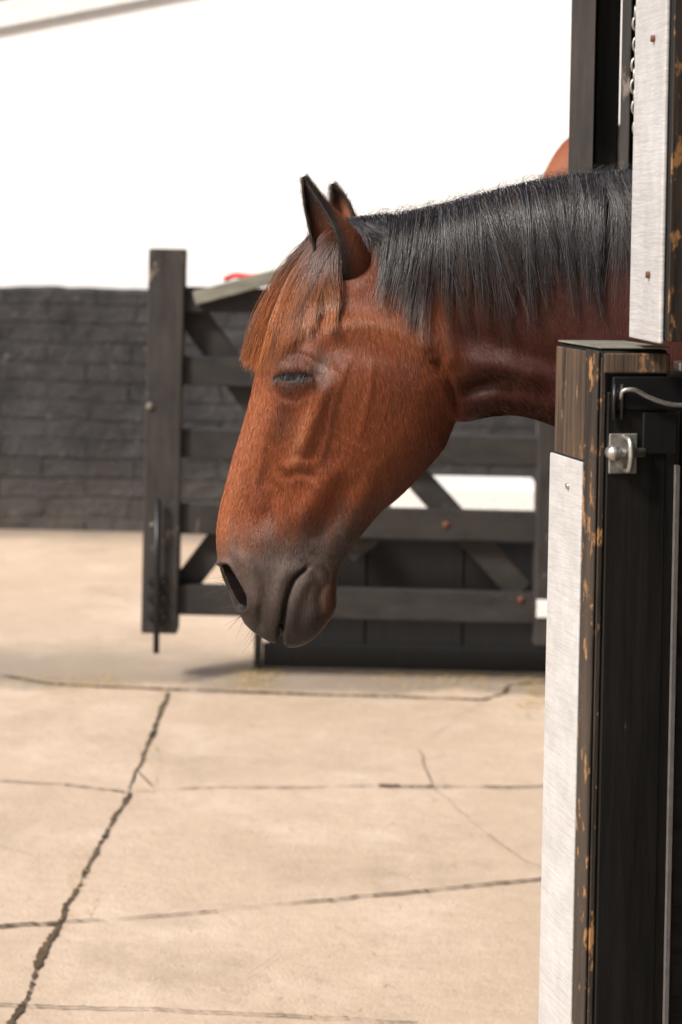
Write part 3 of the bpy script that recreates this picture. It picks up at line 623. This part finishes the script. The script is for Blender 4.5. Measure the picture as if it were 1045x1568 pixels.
tipb=(ss(tau,.65,1.0)[None,:]*np.clip(1-(np.abs(u0-690)/140),0,1)[:,None]*.6); cm=lerp(cm,(.12,.042,.02),tipb)
strands('mane',PM,rng.uniform(.00025,.0005,nm),cm,horse)
nf=500; u0=rng.uniform(560,1060,nf); cv0=np.interp(u0,Ap[18:,0],Ap[18:,1]); sx=rng.normal(12,22,nf); hh=rng.uniform(2,15,nf)
pu=u0[:,None]+sx[:,None]*tau; pv=cv0[:,None]-7-hh[:,None]*np.sin(tau*2.6)+rng.uniform(0,14,nf)[:,None]*tau**2
PF=Hp(pu,rng.normal(-8,12,nf)[:,None]+0*tau,pv); strands('mane_flyaway_hair',PF,np.full(nf,.0002),np.zeros((nf,kk,3))+.03,horse)
# forelock
nfk=4000; ends=[(376,560),(383,552),(390,568),(402,548),(412,564),(406,530),(425,542),(440,525),(432,505),(455,515),(470,500),(485,478),(505,500),(500,455),(418,500),(397,512),(384,530),(460,480),(445,495),(418,554),(396,554),(510,470),(376,548)]
fce=np.array(ends,float); fcl=rng.uniform(0,13,len(ends)); fcg=rng.uniform(.55,1.4,len(ends))
ec=rng.integers(0,len(ends),nfk); E=fce[ec]+rng.normal(0,5,(nfk,2))
r_=rng.random(nfk); root=np.stack([478+r_*45+rng.normal(0,3,nfk),364-r_*22+rng.normal(0,4,nfk)],-1)+np.array([0,1])*(rng.uniform(0,30,nfk)*(E[:,0]>430))[:,None]
ctl=np.stack([np.interp(E[:,0],[376,420,470,505],[410,446,490,508])+rng.normal(0,9,nfk),np.interp(E[:,0],[376,420,470,505],[422,420,420,430])+rng.normal(0,10,nfk)],-1)
tt=tau[None,:,None]; pf=root[:,None]*(1-tt)**2+2*ctl[:,None]*tt*(1-tt)+E[:,None]*tt**2; pf[:,:,0]+=4*np.sin(tau*6+(ec*1.3)[:,None]+rng.uniform(0,1.5,nfk)[:,None])*tau
lift=rng.uniform(2,10,nfk)+fcl[ec]; PK=drape(pf,lift)
cf=np.zeros((nfk,kk,3))+np.array([.13,.042,.019]); cf=lerp(cf,(.72,.27,.095),(ss(tau,.15,.85)[None]*rng.uniform(.25,1,nfk)[:,None])); cf*=(rng.uniform(.45,1.4,nfk)*fcg[ec])[:,None,None]  # orange tips, with a backlit glow also put into their colour
strands('forelock',PK,rng.uniform(.00025,.00042,nfk),np.clip(cf,0,.8),horse)
# whiskers & lashes
wl=[]
for i in range(90):
    c_=[(470,992),(440,998),(500,962),(400,976),(375,955),(345,905)][i%6]; b_=np.array(c_,float)+rng.normal(0,7,2); dr=(b_-np.array([440,900])); dr/=np.linalg.norm(dr); l=rng.uniform(8,36)
    ang_=rng.normal(0,.5); dr=np.array([dr[0]*math.cos(ang_)-dr[1]*math.sin(ang_),dr[0]*math.sin(ang_)+dr[1]*math.cos(ang_)]); pp=(b_-dr*8)[None]+dr[None]*(tau*(l+8))[:,None]+np.array([0,1])[None]*(tau**2*4)[:,None]
    wl.append(Hp(pp[:,0],rng.uniform(-30,10),pp[:,1]))
for i in range(130):
    x=rng.uniform(420,480); y0=np.interp(x,[420,432,448,466,482],[577,571,569,569,570]); ys=surf(x,y0-5) or -95
    pp=np.stack([x-6*tau,y0+ (8+rng.uniform(0,7))*tau**1.3],-1); wl.append(Hp(pp[:,0],ys-3-7*tau,pp[:,1]))
wl=np.array(wl); strands('whiskers_and_lashes',wl,np.full(len(wl),.00026),np.zeros((len(wl),kk,3))+.012,horse)
# second horse beyond: linked copies, ears laid back
h2=empty('bay_horse.001'); off=at(867,214,4.3)-Hp(482,0,362)
piv=Vector(Hp(530,0,400).tolist()); Rb=Matrix.Translation(piv)@Matrix.Rotation(math.radians(38),4,'Y')@Matrix.Translation(-piv)
for o in list(horse.children):
    if o.name.startswith(('whisk','forelock','short','mane_fly')): continue
    c_=o.copy(); c_.parent=h2; scn.collection.objects.link(c_)
    if 'ear' in o.name and ('near' in o.name or 'far' in o.name): c_.matrix_basis=Rb
h2.location=off.tolist()
# ---------------------------------------------------------------- light
sd=Vector((-.60,-.52,.74)).normalized()
sun=bpy.data.lights.new('sun','SUN'); sun.energy=4.3; sun.angle=math.radians(10); sun.color=(1,.96,.90)
so=bpy.data.objects.new('sun',sun); scn.collection.objects.link(so); so.rotation_euler=(-sd).to_track_quat('-Z','Y').to_euler(); so.location=(-4,-4,8)
w=bpy.data.worlds.new('World'); scn.world=w; w.use_nodes=True; nt=w.node_tree; bg=nt.nodes['Background']; sky=nt.nodes.new('ShaderNodeTexSky'); sky.sky_type='NISHITA'; sky.sun_disc=False
sky.sun_elevation=math.asin(sd.z); sky.sun_rotation=math.atan2(sd.x,sd.y); sky.dust_density=4; sky.air_density=1.0; sky.ozone_density=.6
nt.links.new(sky.outputs[0],bg.inputs[0]); bg.inputs[1].default_value=.13
scn.view_settings.view_transform='Standard'; scn.view_settings.look='None'; scn.view_settings.exposure=0
# ---------------------------------------------------------------- camera
cam=bpy.data.cameras.new('camera'); co=bpy.data.objects.new('camera',cam); scn.collection.objects.link(co); scn.camera=co
right=Vector((CA,0,SA)); up=Vector((-SA,0,CA)); back=Vector((0,-1,0))
co.matrix_world=Matrix(((right.x,up.x,back.x,0),(right.y,up.y,back.y,0),(right.z,up.z,back.z,CH),(0,0,0,1)))
cam.lens=F*36/1568; cam.sensor_width=36; cam.sensor_fit='AUTO'; cam.shift_y=-429/1568; cam.clip_end=2000; cam.clip_start=.05
cam.dof.use_dof=True; cam.dof.focus_distance=2.66; cam.dof.aperture_fstop=5.6
